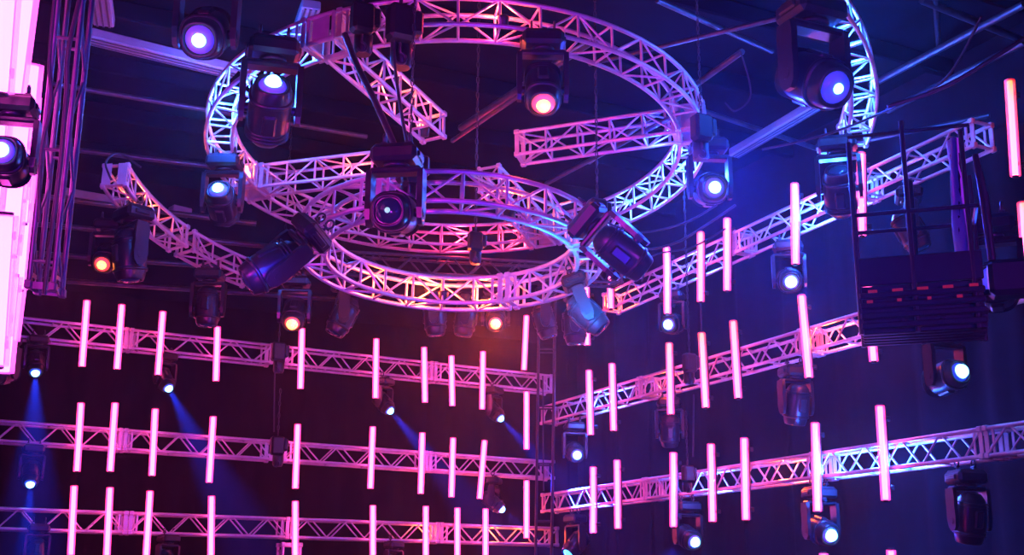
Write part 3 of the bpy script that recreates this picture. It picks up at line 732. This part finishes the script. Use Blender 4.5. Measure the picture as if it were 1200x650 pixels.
# unseen pink wash lamps added to brighten the wall trusses
wash((3, 6, .6), (3.5, YB, 4.0), (1, .015, .6), 500, 80)
wash((1, 9, .6), (XR, 13, 4.0), (1, .015, .45), 300, 80)
# point lamps without fixtures, added for the hot spots on the trusses
def glare(p, col, e, r=.08):
    l = bpy.data.lights.new('added_glow', 'POINT'); l.color = col; l.energy = e*(1.0 if col[2] > .5 else 1.5); l.shadow_soft_size = r
    o = bpy.data.objects.new('added_glow', l); COL.objects.link(o); o.location = p
CY = (.015, .11, 1)
def on_ring(r, x, y, dr, dz): return r.p(r.ang(x, y), r.R + dr, dz)
BW = (.02, .13, 1)
for x, y, e in ((262, 95, 35), (254, 125, 70), (254, 155, 90), (330, 60, 25), (295, 75, 25)): glare(on_ring(RA, x, y, .15, .15), BW, e*2, .05)
for x, y, e in ((800, 190, 60), (785, 215, 60), (755, 240, 45), (725, 255, 25)): glare(on_ring(RA, x, y, .15, .15), BW, e*2, .05)
glare(on_ring(RA, 805, 160, -.3, -.1), BLUE, 60)
for x, y, e in ((985, 20, 30), (1008, 50, 50), (1014, 85, 70), (1012, 115, 60), (990, 160, 40)): glare(on_ring(RE, x, y, .14, .14), BW, e*2, .05)
for row, x, col, e in (('top', 940, CY, 150), ('top', 965, CY, 300), ('top', 985, CY, 150), ('top', 806, CY, 120), ('middle', 695, CY, 150), ('middle', 715, CY, 16), ('lowest', 812, CY, 120), ('lowest', 965, CY, 160), ('lowest', 1005, CY, 200), ('lowest', 1040, CY, 80),
                       ('middle', 960, ORANGE, 30), ('middle', 770, ORANGE, 10), ('lowest', 898, ORANGE, 25), ('top', 715, ORANGE, 25)):
    glare(right_row(rowp[row], x) + V((.08, 0, .06 if col is CY else .14)), col, e)
for row, x, e in ((2, 500, 14), (2, 585, 20), (2, 620, 14)):
    p = on_y(x, line_y(rows_back[row][1], x), YB); glare(p + V((0, .14, .14)), ORANGE, e)
for x, y, e in ((500, 345, 40), (560, 351, 30), (445, 345, 15)): glare(on_ring(RB, x, y, .12, .14), ORANGE, e)
for x, y, e in ((540, 285, 40), (600, 285, 30), (590, 20, 20)): glare(on_ring(RA, x, y, .15, .15), (1, .03, .07), e)
glare(at(684, 356, 11.3), (.008, .2, 1), 150)  # unseen lamp added to light the head under the small ring
glare(at(306, 318, 10.2), BLUE, 12)  # unseen lamp added for a blue rim on the tilted head

def uplight(px, rg, lb):
    p = hit(*px, rg.c + rg.w*.13, rg.w); e = empty('truss_uplight', p); tag(e, lb, 'small lamp', 'small orange lamps inside the trusses')
    MB().lathe([(.03, -.11), (.05, -.10), (.055, -.03), (.06, -.02), (.06, 0), (.05, 0), (.05, -.01)], 16).build('can', M['black'], e)
    MB().lathe([(.048, -.008), (.03, .004), (.004, .008)], 16).build('lens', M['b_orange'], e)
    glare(p, ORANGE, 110, .03)
for px, D, lb in [((462, 108), RA, 'tiny orange lamp at the root of the upper left spoke truss'), ((420, 205), RA, 'tiny orange lamp in the middle of the left spoke truss'), ((498, 150), RA, 'tiny orange lamp at the tip of the upper left spoke truss'), ((590, 20), RA, 'tiny orange lamp in the near arch of the big ring'),
                  ((158, 246), RE, 'tiny orange lamp in the lower piece of the left arc truss'), ((281, 204), RA, 'tiny orange lamp left of the left spoke truss'),
                  ((520, 342), RB, 'tiny orange lamp inside the far side of the small ring'), ((597, 246), RB, 'tiny orange lamp on the right of the small ring near arch')]:
    uplight(px, D, lb)
w = bpy.data.worlds.new('world'); SC.world = w; w.use_nodes = True
nt = w.node_tree; bg = nt.nodes['Background']; bg.inputs[0].default_value = (.02, .015, .08, 1); bg.inputs[1].default_value = .1
vs = nt.nodes.new('ShaderNodeVolumeScatter'); vs.inputs['Color'].default_value = (.9, .9, 1, 1); vs.inputs['Density'].default_value = .0017; vs.inputs['Anisotropy'].default_value = .82
nt.links.new(vs.outputs[0], nt.nodes['World Output'].inputs['Volume'])
SC.view_settings.view_transform = 'Standard'; SC.view_settings.look = 'None'; SC.view_settings.gamma = 1; SC.view_settings.exposure = 0
SC.view_settings.use_curve_mapping = False
cy = SC.cycles
cy.max_bounces = 4; cy.diffuse_bounces = 2; cy.glossy_bounces = 2; cy.volume_bounces = 0; cy.transparent_max_bounces = 12
cy.use_denoising = True; cy.sample_clamp_indirect = 4
cy.use_light_tree = True
